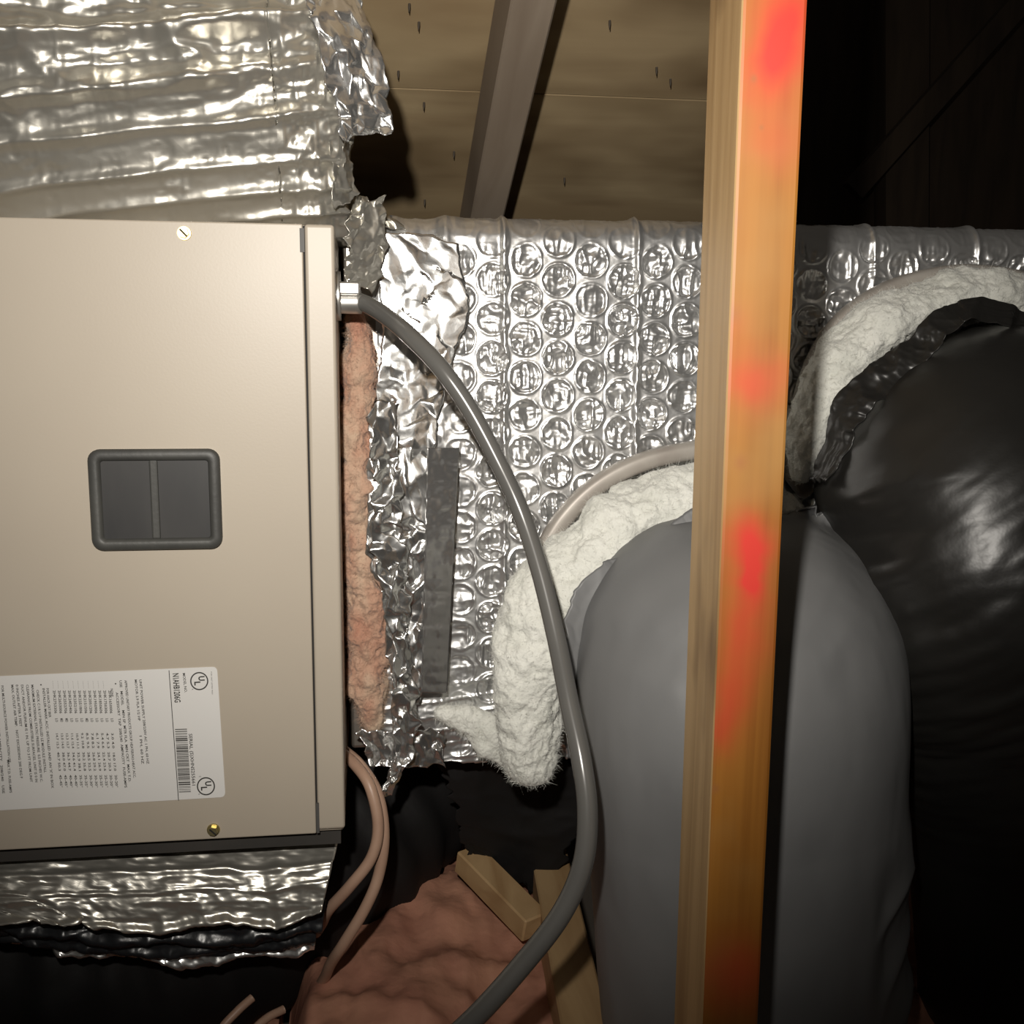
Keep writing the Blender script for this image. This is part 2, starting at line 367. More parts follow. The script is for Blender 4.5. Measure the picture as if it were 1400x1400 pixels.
# ------------------------------------------------------------------ structure: floor, chords, batts
fl = box('floor', (-2.4, -1.6, -0.015), (8.8, 3.6, 0.0), M['board']); tag(fl, kind='structure')
CH = 0.215
c_a = Wz(757, 1195, CH); c_b = Wz(800, 1400, CH)
cdirv = (c_b-c_a)/np.linalg.norm(c_b-c_a)
chord = tag(beam('joist', c_a-cdirv*0.75-np.array([0, 0, CH/2-0.0]), c_b+cdirv*0.35-np.array([0, 0, CH/2]), 0.046, CH, M['joist']), 'pale wooden floor joist running out from under the hanging ducts', 'joist')
bq = Wz(638, 1172, 0.225); br = Wz(732, 1268, 0.195)
tag(beam('wood_offcut', bq, br, 0.034, 0.03, M['joist']), 'short tan board lying across the pink insulation', 'board')
def batt(name, x0, x1, y0, y1, z, label, seed, nx=110, ny=150):
    u, v = np.meshgrid(np.linspace(0, 1, nx), np.linspace(0, 1, ny), indexing='ij')
    X = x0+(x1-x0)*u; Y = y0+(y1-y0)*v
    e = np.minimum(sstep(0, 0.10, u)*sstep(1, 0.90, u), sstep(0, 0.06, v)*sstep(1, 0.94, v))
    Z = z*(0.35+0.65*np.sqrt(np.clip(e, 0, 1))) + 0.035*fbm(X*6, Y*6, s=seed) + 0.018*(0.5-np.abs(fbm(X*11, Y*8, s=seed+3))*2) + 0.004*fbm(X*60, Y*60, s=seed+4)
    P = np.stack([X, Y, np.maximum(Z, 0.004)], -1)
    Pb = P.copy(); Pb[..., 2] = 0.002
    V = np.vstack([P.reshape(-1, 3), Pb.reshape(-1, 3)]); fc = gridfaces(nx, ny); n = nx*ny
    idx = np.arange(n).reshape(nx, ny)
    per = np.concatenate([idx[:, 0], idx[-1, 1:], idx[-2::-1, -1], idx[0, -2:0:-1]])
    side = np.stack([per, np.roll(per, -1), np.roll(per, -1)+n, per+n], -1)
    return tag(link(name, V, np.vstack([fc, fc[:, ::-1]+n, side]), M['pinkbatt'], None), label, 'insulation', 'floor insulation batts')
batt('insulation_batt', -0.10, 0.265, 0.45, 2.4, 0.17, 'pink insulation batt between the black low duct and the pale joist', 3)
batt('insulation_batt', -0.72, -0.115, 0.45, 2.4, 0.05, 'pink insulation batt in the dark below the beige air handler', 8)
batt('insulation_batt', 0.40, 1.0, 0.45, 2.4, 0.12, 'pink insulation batt below the grey and black hanging ducts', 13)

# ------------------------------------------------------------------ air handler
UY = 0.95
ptr, pbr = W(462, 308, UY), W(466, 1139, UY)
XR = (ptr[0]+pbr[0])/2; ZT = ptr[2]; ZB = pbr[2]; XL = -0.95; UB = 1.32
ah = empty('air_handler', ((XL+XR)/2, (UY+UB)/2, ZB))
tag(ah, 'beige metal air handler cabinet with dark window and white rating label', 'air handler')
xs = W(424, 720, UY)[0]
box('cabinet_body', (XL, UY+0.004, ZB), (XR, UB, ZT), M['cabinet'], ah, 0.004, 2)
box('corner_strip', (xs+0.0007, UY, ZB+0.004), (XR+0.0004, UY+0.03, ZT+0.0005), M['cabinet'], ah, 0.0028, 3)
box('access_panel', (XL, UY-0.0005, ZB+0.001), (xs-0.0007, UY+0.022, ZT+0.0005), M['cabinet'], ah, 0.0012, 2)
box('seam_gasket', (xs-0.002, UY+0.0022, ZB+0.002), (xs+0.002, UY+0.02, ZT-0.001), M['seam'], ah)
zr0 = W(220, 1172, UY+0.012)[2]+0.006
box('shaded_recess', (XL+0.01, UY+0.012, zr0-0.002), (XR-0.004, UB-0.01, ZB+0.0005), M['recessshade'], ah)  # dark filler, its colour stands for the shade in the gap below the cabinet
# notches at the seam ends
for px, y0, y1 in ((413, 312, 345),):
    a, b_ = W(px-3.5, y0, UY), W(px+3.5, y1, UY)
    box('seam_notch', (a[0], UY-0.0012, b_[2]), (b_[0], UY+0.003, a[2]), M['inkgrey'], ah)
a, b_ = W(432, 1098, UY), W(437, 1138, UY)
box('seam_notch', (a[0], UY-0.0012, b_[2]), (b_[0], UY+0.003, a[2]), M['inkgrey'], ah)
# screws
for px, py in ((252, 319), (292, 1134)):
    c = W(px, py, UY)
    bm = bmesh.new()
    def cyl(r, d0, d1, n, rot=0.0):
        mt = Matrix.Translation((c[0], UY-(d0+d1)/2, c[2])) @ Matrix.Rotation(math.pi/2, 4, 'X') @ Matrix.Rotation(rot, 4, 'Z')
        return bmesh.ops.create_cone(bm, cap_ends=True, segments=n, radius1=r, radius2=r*0.93, depth=abs(d1-d0), matrix=mt)
    cyl(0.0062, 0.0, 0.0018, 24); cyl(0.0046, 0.0018, 0.0055, 6, 0.3)
    sc = bm_obj('screw', bm, M['brass'], ah)
    bm = box_bm((-0.004, -0.0003, -0.0007), (0.004, 0.0003, 0.0007))
    for v in bm.verts: v.co = Vector((c[0], UY-0.0056, c[2])) + Matrix.Rotation(0.8, 3, 'Y') @ v.co
    bm_obj('slot', bm, M['seam'], sc)
# inspection window: rounded frame, two sunk panes, mullion
w0, w1 = W(121, 614, UY), W(304.5, 749, UY)
wx0, wx1, wz1, wz0 = w0[0]-0.0005, w1[0]+0.0005, w0[2], w1[2]
iw = None
def rrect(x0, x1, z0, z1, r, n=6):
    pts = []
    for cx, cz, a0 in ((x1-r, z1-r, 0), (x0+r, z1-r, 90), (x0+r, z0+r, 180), (x1-r, z0+r, 270)):
        for k in range(n+1):
            a = math.radians(a0+90*k/n); pts.append((cx+r*math.cos(a), cz+r*math.sin(a)))
    return pts
def ring(outer, inner, y_o, y_i):
    n = len(outer); V = [(x, y_o, z) for x, z in outer] + [(x, y_i, z) for x, z in inner]
    return V, [(i, (i+1) % n, n+(i+1) % n, n+i) for i in range(n)]
o1 = rrect(wx0, wx1, wz0, wz1, 0.010); ins = 0.0105
profiles = [(0, UY+0.001), (0.0, UY-0.004), (0.0016, UY-0.006), (ins*0.6, UY-0.0065), (ins*0.85, UY-0.0055), (ins, UY-0.0015), (ins, UY+0.001)]
V, Fc = [], []
for d, y in profiles:
    rr = rrect(wx0+d, wx1-d, wz0+d, wz1-d, max(0.010-d*0.75, 0.0022)); V += [(x, y, z) for x, z in rr]
n = len(o1)
for k in range(len(profiles)-1):
    Fc += [(k*n+i, k*n+(i+1) % n, (k+1)*n+(i+1) % n, (k+1)*n+i) for i in range(n)]
iw = link('inspection_window', V, Fc, M['plastic'], ah)
wm = (wx0+wx1)/2 - 0.001
for x0, x1 in ((wx0+ins-0.001, wm-0.0012), (wm+0.0012, wx1-ins+0.001)):
    box('pane', (x0, UY-0.0022, wz0+ins-0.001), (x1, UY+0.001, wz1-ins+0.001), M['pane'], iw, 0.0007, 1)
box('mullion', (wm-0.0036, UY-0.0045, wz0+ins-0.001), (wm+0.0036, UY, wz1-ins+0.001), M['plastic'], iw, 0.0016, 2)
# rating label and its printing
LT = 0.0011
corn = [W(297, 911, UY), W(308.5, 1089, UY), W(-70, 1111.5, UY), W(-70, 927, UY)]
def lab_pt(px, py, h): 
    p = W(px, py, UY); return (p[0], UY-h, p[2])
def rounded_quad(c, r=5):
    out = []
    n = len(c)
    for i in range(n):
        p, a, b2 = np.array(c[i]), np.array(c[i-1]), np.array(c[(i+1) % n])
        da, db = (a-p)/np.linalg.norm(a-p), (b2-p)/np.linalg.norm(b2-p)
        for t in np.linspace(0, 1, 5):
            out.append((1-t)**2*(p+da*r) + 2*t*(1-t)*p + t*t*(p+db*r))
    return out
rq = rounded_quad([(297, 911), (308.5, 1089), (-70, 1111.5), (-70, 927)], 7)
V = [lab_pt(x, y, LT) for x, y in rq] + [lab_pt(x, y, 0.0) for x, y in rq]; n = len(rq)
Fc = [tuple(range(n))] + [(i, i+n, (i+1) % n+n, (i+1) % n) for i in range(n)]
rl = link('rating_label', V, Fc, M['label'], ah, smooth=False); rl['label'] = 'white printed rating label with barcode'
PV, PF, GV, GF = [], [], [], []
def add_poly(px_pts, store_v, store_f, h=LT+0.0003):
    k = len(store_v); store_v.extend(lab_pt(x, y, h) for x, y in px_pts); store_f.append(tuple(range(k, k+len(px_pts))))
font_cache = {}
def text_geo(s, bold=0.0):
    key = (s, bold)
    if key in font_cache: return font_cache[key]
    cu = bpy.data.curves.new('t', 'FONT'); cu.body = s; cu.resolution_u = 2; cu.offset = bold
    ob = bpy.data.objects.new('t', cu); COL.objects.link(ob)
    dg = bpy.context.evaluated_depsgraph_get(); dg.update()
    me = bpy.data.meshes.new_from_object(ob.evaluated_get(dg))
    v = np.array([x.co[:2] for x in me.vertices]) if len(me.vertices) else np.zeros((0, 2)); f = [tuple(p.vertices) for p in me.polygons]
    bpy.data.objects.remove(ob); bpy.data.curves.remove(cu); bpy.data.meshes.remove(me)
    font_cache[key] = (v, f); return v, f
def put_text(s, p0, p1, h, grey=False, bold=0.0):
    """text whose reading direction runs from pixel p0 to p1 (cap height h px), glyph tops to the right"""
    v, f = text_geo(s, bold)
    if len(v) == 0: return
    p0, p1 = np.array(p0, float), np.array(p1, float); d = p1-p0; L = np.linalg.norm(d); t = d/L
    nrm = np.array([t[1], -t[0]])
    w = v[:, 0].max()
    q = p0 + np.outer(v[:, 0]/w*L, t) + np.outer(v[:, 1]/0.70*h, nrm)
    sv, sf = (GV, GF) if grey else (PV, PF)
    k = len(sv); sv.extend(lab_pt(x, y, LT+0.0003) for x, y in q); sf.extend(tuple(i+k for i in ff) for ff in f)
c1 = lambda x, y: (x/4.242, 880+y/4.242)
c6 = lambda x, y: (200+x/6.367, 890+y/6.367)
put_text('MODEL NO.', c6(318, 188), c6(336, 358), 3.6, bold=0.01)
put_text('N1AHB1206G', c6(232, 190), c6(250, 445), 8.2, bold=0.02)
put_text('SERIAL (S)XHNS255661', c6(372, 715), c6(402, 1165), 4.6, bold=0.01)
put_text('FOR UNIT LISTED MAX', c6(562, 175), c6(572, 375), 1.8, grey=True)
for cx, cy in ((463, 258), (521, 1172)):
    ox, oy = c6(cx, cy); ro, ri = 12.4, 10.7; k = len(PV); nn = 40
    for r in (ro, ri): PV.extend(lab_pt(ox+r*math.cos(2*math.pi*i/nn), oy+r*math.sin(2*math.pi*i/nn), LT+0.0003) for i in range(nn))
    PF.extend((k+i, k+(i+1) % nn, k+nn+(i+1) % nn, k+nn+i) for i in range(nn))
    put_text('U', (ox-1.0, oy-6.8), (ox-0.6, oy-0.2), 8.0, bold=0.035)
    put_text('L', (ox-6.6, oy+0.6), (ox-6.2, oy+6.0), 8.0, bold=0.035)
put_text('R', c6(398, 325), c6(399, 336), 2, grey=True); put_text('R', c6(455, 1236), c6(456, 1247), 2, grey=True); put_text('C', c6(460, 1082), c6(461, 1096), 3)
a, b_ = c6(200, 165), c6(283, 1296)
add_poly([(a[0]-0.5, a[1]), (b_[0]-0.5, b_[1]), (b_[0]+0.5, b_[1]), (a[0]+0.5, a[1])], PV, PF)
ra = random.Random(5); t = 0.0
bt, bb_ = (c6(252, 675), c6(356, 672)), (c6(288, 1236), c6(391, 1232))
while t < 0.985:
    wv = ra.choice([0.008, 0.008, 0.014, 0.022]); t2 = min(t+wv, 1.0)
    lp = lambda q, tt: (q[0][0]+(q[1][0]-q[0][0])*tt, q[0][1]+(q[1][1]-q[0][1])*tt)
    add_poly([lp((bt[0], bb_[0]), t), lp((bt[0], bb_[0]), t2), lp((bt[1], bb_[1]), t2), lp((bt[1], bb_[1]), t)], GV, GF)
    t = t2 + ra.choice([0.007, 0.010, 0.018])
def cl(s, x0, y0, x1, y1, h=14): put_text(s, c1(x0-9, y0), c1(x1-9, y1), h/4.242, grey=True, bold=0.018)
cl('UNIT POWER SUPPLY 208/230V AC 1 PH, 60 HZ', 818, 205, 862, 695)
cl('MOTOR 2.9 FLA 1/2 HP', 791, 205, 812, 445); cl('1 PH, 60 HZ', 819, 525, 832, 695)
cl('APPROVED UNITARY PRODUCTS GROUP HEATER/NO-HEAT ACC.', 733, 210, 785, 775)
cl('USE   MODEL    MIN SP  MTR FLA  MIN CKT  MAX T.D.', 703, 210, 757, 800)
cl('ACCESSORY  TAP  208/240  AMPACITY  FUSE-AMPS', 682, 280, 734, 832)
cl('NONE', 652, 258, 656, 305)
put_text('.', c1(670, 226), c1(671, 234), 6, bold=0.06); put_text('.', c1(238, 232), c1(239, 240), 6, bold=0.06)
for k in range(12):
    x = 640-k*29.2
    if k: cl('.......', x-3, 212, x+2, 258, 6)
    cl('2HK%05d06' % (16500+k*1003 % 90000), x, 268, x+9, 402, 15)
    cl('LO' if k not in (5, 9, 10) else 'MED', x+13, 430, x+15, 452, 15)
    cl('%d.%d %d.%d' % (3+k, k*7 % 10, 4+k, k*3 % 10), x+16, 514, x+23, 604, 13)
    cl('%d.%d %d.%d' % (18+2*k, k*7 % 10, 17+3*k, k*3 % 10), x+24, 625, x+33, 735, 13)
    cl('%d-%d*' % (20+5*(k//2), 20+5*(k//2)), x+36, 758, x+42, 832, 14)
cl('FOR HACR CKT BKR', 280, 255, 295, 425)
cl("INSTALLER MARK ACC. INSTALLED AND AN 'X' IN BOX", 257, 255, 310, 835)
cl('CHECK C I R U P INSTALLED LE MODULE INSTALL', 222, 265, 268, 745)
cl('MAXIMUM EXTERNAL STATIC PRESSURE  0.5 INCHES W.C.', 192, 235, 246, 800)
cl('CLEARANCE FROM COMBUSTIBLE SURFACES, UNIT IS 0 IN', 163, 235, 217, 800)
cl('DUCT AND/OR PLENUM IS 1 IN. UP TO 3 FT FROM UNIT', 133, 235, 187, 800)
cl('0 INCHES AFTER 3 FEET', 103, 235, 126, 478)
cl('MAX. OUTLET AIR TEMP.   NOT EXCEEDING 200 DEG F', 76, 235, 130, 778)
cl('FOR MULTI-SOURCE POWER INSTALLATION USE,', 18, 240, 62, 690); cl('MAX T.D. FUSE-AMPS', 52, 670, 68, 862)
cl('MIN CKT AMPACITY   208/240   USE', -8, 420, 26, 865)
nk = len(PV); lp1 = link('label_print', PV+GV, PF+[tuple(i+nk for i in f) for f in GF], [M['ink'], M['inkgrey']], rl, smooth=False)
lp1.data.polygons.foreach_set('material_index', [0]*len(PF)+[1]*len(GF)); tag(lp1, kind='stuff')

# wooden stand that carries the cabinet (mostly hidden in the dark)
st = empty('support_stand', ((XL+XR)/2, 1.27, 0.0)); tag(st, 'wooden stand in the dark carrying the beige air handler', 'stand')
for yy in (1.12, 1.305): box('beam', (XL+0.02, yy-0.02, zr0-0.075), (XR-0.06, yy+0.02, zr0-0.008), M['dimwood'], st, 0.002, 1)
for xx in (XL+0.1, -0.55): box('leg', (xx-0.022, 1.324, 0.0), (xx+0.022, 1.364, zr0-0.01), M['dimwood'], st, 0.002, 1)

# ------------------------------------------------------------------ foil-wrapped duct on top of the cabinet
z0 = ZT-0.006
prof = np.array([(1.10, z0), (1.045, z0+0.002), (1.020, z0+0.018), (0.996, z0+0.055), (0.976, z0+0.105), (0.970, z0+0.15), (0.984, z0+0.21), (1.025, z0+0.26), (1.08, z0+0.275)])
nu, nv = 300, 260
pv = spline(np.c_[np.zeros(len(prof)), prof], nv)[:, 1:]
xe = XR+0.012
x_line = np.linspace(-0.46, xe-0.06, nu-70); ar = np.linspace(0, 1, 70)
U, Vv = np.meshgrid(np.arange(nu), np.linspace(0, 1, nv), indexing='ij')
cx = np.concatenate([x_line, xe-0.06+0.06*np.sin(ar*math.pi/2)]); cyo = np.concatenate([np.zeros(nu-70), 0.02*(1-np.cos(ar*math.pi/2)) + 0.16*np.clip(ar-0.85, 0, 1)/0.15])
P = np.zeros((nu, nv, 3))
P[..., 0] = cx[:, None] - (0.016*np.clip((pv[None, :, 1]-z0-0.10)/0.17, 0, 1)) * np.clip((U-(nu-140))/120.0, 0, 1)
P[..., 1] = pv[None, :, 0] + cyo[:, None]
P[..., 2] = np.broadcast_to(pv[None, :, 1], (nu, nv)) + 0.0
Nn = normals(P)
Nn *= np.sign(-(Nn[..., 1:2]).mean()) if (Nn[..., 1]).mean() != 0 else 1
lx = P[..., 0]; lz = (P[..., 2]-z0) - 0.13*(lx+0.3)        # creases climb to the right
bend = 0.010*fbm(lx*5, lz*9, s=40)
h = np.zeros_like(lx)
for c, wdt, amp in ((-0.030, 0.004, 0.004), (-0.008, 0.0035, 0.0045), (0.012, 0.004, 0.005), (0.036, 0.004, 0.0055), (0.072, 0.005, 0.007), (0.108, 0.009, 0.012), (0.150, 0.010, 0.014), (0.192, 0.012, 0.015), (0.228, 0.010, 0.011)):
    d = (lz+bend*0.7-c); h += amp*np.exp(-np.abs(d/wdt)**1.5)*np.clip(0.8+0.9*fbm(lx*14, lz*0+c*50, s=41), 0, 2)
up_w = sstep(0.05, 0.12, lz)
h += 0.0011*crease(lx*18, lz*30, 42) + 0.0075*up_w*crease(lx*11+lz*9, lz*24, 47, 2) + 0.0022*up_w*crease(lx*34, lz*50, 49)
rightw = sstep(xe-0.12, xe-0.02, lx); h += 0.0035*rightw*crease(lx*40, lz*34, 44)
br_ = worley(lx*24, lz*24, 45)[0]; h += 0.0009*(1-up_w)*sstep(0.40, 0.26, br_)*crease(lx*60, lz*60, 46)
P = P + Nn*h[..., None]
td = empty('foil_wrapped_duct', (-0.3, 1.03, z0)); tag(td, 'silver foil wrapped duct lying on top of the beige air handler', 'duct')
sheet('foil_wrap', P, M['foil_top'], td, 0.0012)
box('duct_core', (-0.45, 1.04, z0+0.004), (xe-0.07, 1.10, z0+0.22), M['galv'], td, 0.01, 2)
# crumpled loose foil flap at the right end
def flap(name, left, right, nu, nv, depth_l, depth_r, amp, cells, m, parent, seed, curl=0.0, rag=0.012, thick=0.0006, stretch=(1, 1)):
    lft = spline([(x, y, 0) for x, y in left], nv)[:, :2]; rg = spline([(x, y, 0) for x, y in right], nv)[:, :2]
    P = np.zeros((nu, nv, 3))
    u = np.linspace(0, 1, nu); v = np.linspace(0, 1, nv)
    dl, dr = lin(depth_l, nv), lin(depth_r, nv)
    Uu, Vg = np.meshgrid(u, v, indexing='ij')
    jl = 12*rag/0.012*fbm(v*18, v*0, s=seed+1); jr = 12*rag/0.012*fbm(v*18+50, v*0, s=seed+2)
    PX = (lft[None, :, 0]+jl[None])*(1-Uu) + (rg[None, :, 0]+jr[None])*Uu; PY = lft[None, :, 1]*(1-Uu)+rg[None, :, 1]*Uu
    vj = 14*rag/0.012*fbm(u*10+seed, u*0, s=seed+3)
    PY = PY + vj[:, None]*(2*np.abs(Vg-0.5))**4
    D = dl[None]*(1-Uu)+dr[None]*Uu
    d = fwd[None, None] + r2*((PX-700)/F)[..., None] - u2*((PY-700)/F)[..., None]
    P = CAM + d*(D/d[..., 1])[..., None]
    nr = normals(P); nr *= -np.sign(nr[..., 1].mean())
    h = amp*0.75*crease(PX/1450*cells*stretch[0], PY/1450*cells*stretch[1], seed, 3) + amp*0.45*crumple(PX/1450*cells*stretch[0]*0.8, PY/1450*cells*stretch[1]*0.8, seed+7)
    h += curl*(Uu**2)
    return sheet(name, P + nr*h[..., None], m, parent, thick)
def facets(name, left, right, nu, nv, depth_l, depth_r, amp, m, parent, seed, jit=0.32, rag=6.0):
    """crumpled foil: coarse creased facets with crisp folds"""
    r = np.random.default_rng(seed)
    lft = spline([(x, y, 0) for x, y in left], nv)[:, :2]; rg = spline([(x, y, 0) for x, y in right], nv)[:, :2]
    Uu, Vg = np.meshgrid(np.linspace(0, 1, nu), np.arange(nv), indexing='ij')
    Uj = Uu + r.uniform(-jit, jit, Uu.shape)/(nu-1)*((Uu > 0) & (Uu < 1)); Vj = np.clip(Vg + r.uniform(-jit, jit, Vg.shape), 0, nv-1)
    it = lambda arr: np.stack([np.interp(Vj, np.arange(nv), arr[:, c]) for c in (0, 1)], -1)
    A, B_ = it(lft), it(rg)
    PXY = A*(1-Uj[..., None]) + B_*Uj[..., None]
    PXY[0, :, 0] += r.uniform(-rag, rag, nv); PXY[-1, :, 0] += r.uniform(-rag, rag, nv); PXY[:, 0, 1] += r.uniform(-rag, rag, nu); PXY[:, -1, 1] += r.uniform(-rag, rag, nu)
    D = np.interp(Vj, np.linspace(0, nv-1, len(depth_l)), depth_l)*(1-Uj) + np.interp(Vj, np.linspace(0, nv-1, len(depth_r)), depth_r)*Uj
    am = np.interp(Vj, np.linspace(0, nv-1, len(np.atleast_1d(amp))), np.atleast_1d(amp))
    D = D + am*r.normal(0, 0.55, D.shape) + am*0.8*fbm(PXY[..., 0]/60, PXY[..., 1]/90, s=seed)
    K = 6                                     # split every facet, keep most of its flatness, soften the folds
    gi, gj = np.linspace(0, nu-1, (nu-1)*K+1), np.linspace(0, nv-1, (nv-1)*K+1)
    GI, GJ = np.meshgrid(gi, gj, indexing='ij'); i0 = np.minimum(GI.astype(int), nu-2); j0 = np.minimum(GJ.astype(int), nv-2); fu, fv = GI-i0, GJ-j0
    dia = r.random((nu, nv))[i0, j0] < 0.5
    def tri(Q):
        q00, q10, q01, q11 = Q[i0, j0], Q[i0+1, j0], Q[i0, j0+1], Q[i0+1, j0+1]
        A1 = np.where(fu > fv, q00+(q10-q00)*fu+(q11-q10)*fv, q00+(q01-q00)*fv+(q11-q01)*fu)
        A2 = np.where(fu+fv < 1, q00+(q10-q00)*fu+(q01-q00)*fv, q11+(q01-q11)*(1-fu)+(q10-q11)*(1-fv))
        return np.where(dia, A1, A2)
    PX, PY, D = tri(PXY[..., 0]), tri(PXY[..., 1]), tri(D)
    D = D + tri(am)*0.30*crease(PX/26, PY/34, seed+3, 2)
    PX = PX + 3.0*fbm(PX/9, PY/9, s=seed+5); PY = PY + 3.0*fbm(PX/9+7, PY/9, s=seed+6)
    d = fwd + r2*((PX-700)/F)[..., None] - u2*((PY-700)/F)[..., None]
    P = CAM + d*(D/d[..., 1])[..., None]
    o = sheet(name, P, m, parent, 0.0005)
    return o
facets('foil_flap', [(410, -20), (434, 45), (450, 120), (468, 190)], [(486, -25), (518, 60), (532, 135), (538, 186)], 9, 13, [0.972, 0.962, 0.962, 0.972], [1.0, 0.985, 0.985, 0.985], 0.0042, M['foil'], td, 51, jit=0.45)
facets('foil_flap', [(432, 60), (448, 130), (454, 210), (458, 288)], [(474, 60), (484, 140), (480, 210), (490, 268)], 6, 18, [0.98, 0.985, 0.995, 1.005], [1.03]*3, 0.003, M['foil_top'], td, 57, rag=4)
# ------------------------------------------------------------------ foil curtain hanging below the cabinet
hc = empty('foil_insulation_blanket', (-0.35, 1.0, W(200, 1320, 0.98)[2])); tag(hc, 'layered foil and black bubble blanket hanging below the beige air handler', 'insulation')
def curtain(name, top, bot, y0, y1, m, seed, amp, cells, ridges=(), thick=0.001, nu=230, nv=60):
    xsamp = np.linspace(-420, 0, 1)
    tp = spline([(x, y, 0) for x, y in top], nu)[:, :2]; bt_ = spline([(x, y, 0) for x, y in bot], nu)[:, :2]
    bt_ = bt_ + np.c_[np.zeros(nu), 5*fbm(bt_[:, 0]/22, bt_[:, 0]*0, s=seed+9)]
    V_ = np.linspace(0, 1, nv)
    PX = tp[:, None, 0]*(1-V_)+bt_[:, None, 0]*V_; PY = tp[:, None, 1]*(1-V_)+bt_[:, None, 1]*V_
    D = y0 + (y1-y0)*V_[None] - 0.010*np.sin(V_*math.pi)[None]
    d = fwd + r2*((PX-700)/F)[..., None] - u2*((PY-700)/F)[..., None]
    P = CAM + d*(D/d[..., 1])[..., None]
    nr = normals(P); nr *= -np.sign(nr[..., 1].mean())
    h = amp*0.9*crease(PX/1450*cells*1.1, PY/1450*cells*2.6, seed, 3) + amp*0.5*crumple(PX/1450*cells*1.2, PY/1450*cells*2.2, seed+3)
    for c, wd, a in ridges:
        h += a*np.exp(-((V_[None]-c + 0.05*fbm(PX/200, PY*0, s=seed+4))/wd)**2)
    return sheet(name, P+nr*h[..., None], m, hc, thick)
curtain('front_foil', [(-700, 1180), (-300, 1180), (0, 1163), (240, 1162), (462, 1152)], [(-700, 1262), (-300, 1262), (0, 1260), (100, 1263), (160, 1270), (230, 1274), (300, 1263), (380, 1265), (440, 1246)], 0.990, 0.954, M['foil_top'], 61, 0.0022, 26, ((0.30, 0.04, 0.003), (0.55, 0.03, 0.0015), (0.99, 0.05, 0.005)))
curtain('black_film', [(-700, 1240), (0, 1240), (220, 1240), (446, 1230)], [(-700, 1275), (-300, 1278), (0, 1278), (90, 1288), (150, 1296), (230, 1290), (300, 1298), (380, 1286), (440, 1272)], 0.990, 0.985, M['blackfilm'], 65, 0.004, 22, ((0.8, 0.1, 0.006),))
curtain('black_film', [(-700, 1250), (0, 1250), (220, 1250), (442, 1240)], [(-700, 1280), (-300, 1282), (0, 1284), (100, 1300), (160, 1304), (220, 1312), (290, 1306), (360, 1304), (428, 1292)], 1.005, 0.998, M['blackfilm'], 68, 0.004, 22, ((0.85, 0.1, 0.006),))
curtain('back_foil', [(-700, 1258), (0, 1258), (220, 1258), (436, 1250)], [(-700, 1280), (-300, 1282), (0, 1282), (60, 1288), (115, 1308), (165, 1306), (215, 1310), (268, 1324), (310, 1309), (350, 1299), (390, 1306), (430, 1296)], 1.02, 1.006, M['foil'], 72, 0.004, 24, ((0.95, 0.08, 0.006),))

# ------------------------------------------------------------------ supply plenum wrapped in foil bubble insulation
PY0 = 1.08
zt = W(720, 296, PY0)[2]; zb = W(560, 1046, PY0)[2]; xpl = XR+0.004; xpr = 1.05
pl = empty('supply_plenum', (0.5, 1.22, zb)); tag(pl, 'long duct plenum wrapped in silver foil bubble insulation beside the beige air handler', 'plenum')
box('plenum_box', (xpl, PY0+0.022, zb+0.012), (xpr-0.02, 1.36, zt-0.02), M['galv'], pl, 0.004, 2)
# wrap: bottom lip, front, rolled top edge
xw0 = W(512, 600, PY0)[0]
RT = 0.028
nx = 800
fr = np.linspace(zb, zt-RT, 370)
arcA = np.linspace(0, math.pi/2, 26)[1:]; topb = np.linspace(0, 0.22, 30)[1:]; botb = np.linspace(0.16, 0, 24)[:-1]
prof = np.concatenate([np.c_[PY0+0.01+botb, np.full(23, zb)], np.c_[np.full(370, PY0), fr], np.c_[PY0+RT-RT*np.cos(arcA), zt-RT+RT*np.sin(arcA)], np.c_[PY0+RT+topb, np.full(29, zt)]])
sl = np.concatenate([[0], np.cumsum(np.hypot(*np.diff(prof, axis=0).T))])
xx = np.linspace(xw0, xpr, nx)
P = np.zeros((nx, len(prof), 3)); P[..., 0] = xx[:, None]; P[..., 1] = prof[None, :, 0]; P[..., 2] = prof[None, :, 1]
nr = normals(P); mid = nr[nx//2, 150]; nr *= -np.sign(mid[1])
X = P[..., 0]; S = np.broadcast_to(sl[None], X.shape)
sx_, sz_ = 0.0335, 0.0388
x_ref = W(808, 400, PY0)[0]
Xd = X + 0.0022*fbm(X*14, S*14, s=80); Sd = S + 0.0022*fbm(X*14+7, S*14, s=81)
col = np.round((Xd-x_ref)/sx_); offs = np.where((col.astype(int) % 2) == 0, 0.0, 0.5)
row = np.round((Sd)/sz_ - offs)
dx = (Xd-x_ref-col*sx_); dz = (Sd-(row+offs)*sz_); rad = np.hypot(dx, dz)
crush = _h(col, row, np.zeros_like(col), 3)
RB = 0.0170
inside = sstep(RB, RB-0.002, rad)
rim = np.exp(-((rad-RB*0.94)/0.0012)**2)
frontw = sstep(PY0+0.012, PY0+0.003, P[..., 1])
inner = inside*(0.0034*crease(X*85+crush*13, S*38+crush*31, 86, 2) + 0.0016*crease(X*50+crush*5, S*120, 83, 2) + 0.0008*crumple(X*110, S*90, 84) - 0.0004)
strength = np.clip(0.22+0.85*frontw*sstep(zt-0.012, zt-0.05, P[..., 2]), 0, 1)*(0.6+0.6*crush)
h = 0.0012 + strength*(0.0022*rim + inner)
h += 0.0003*crease(X*60, S*60, 87) + 0.0040*fbm(X*5, S*5, s=88)
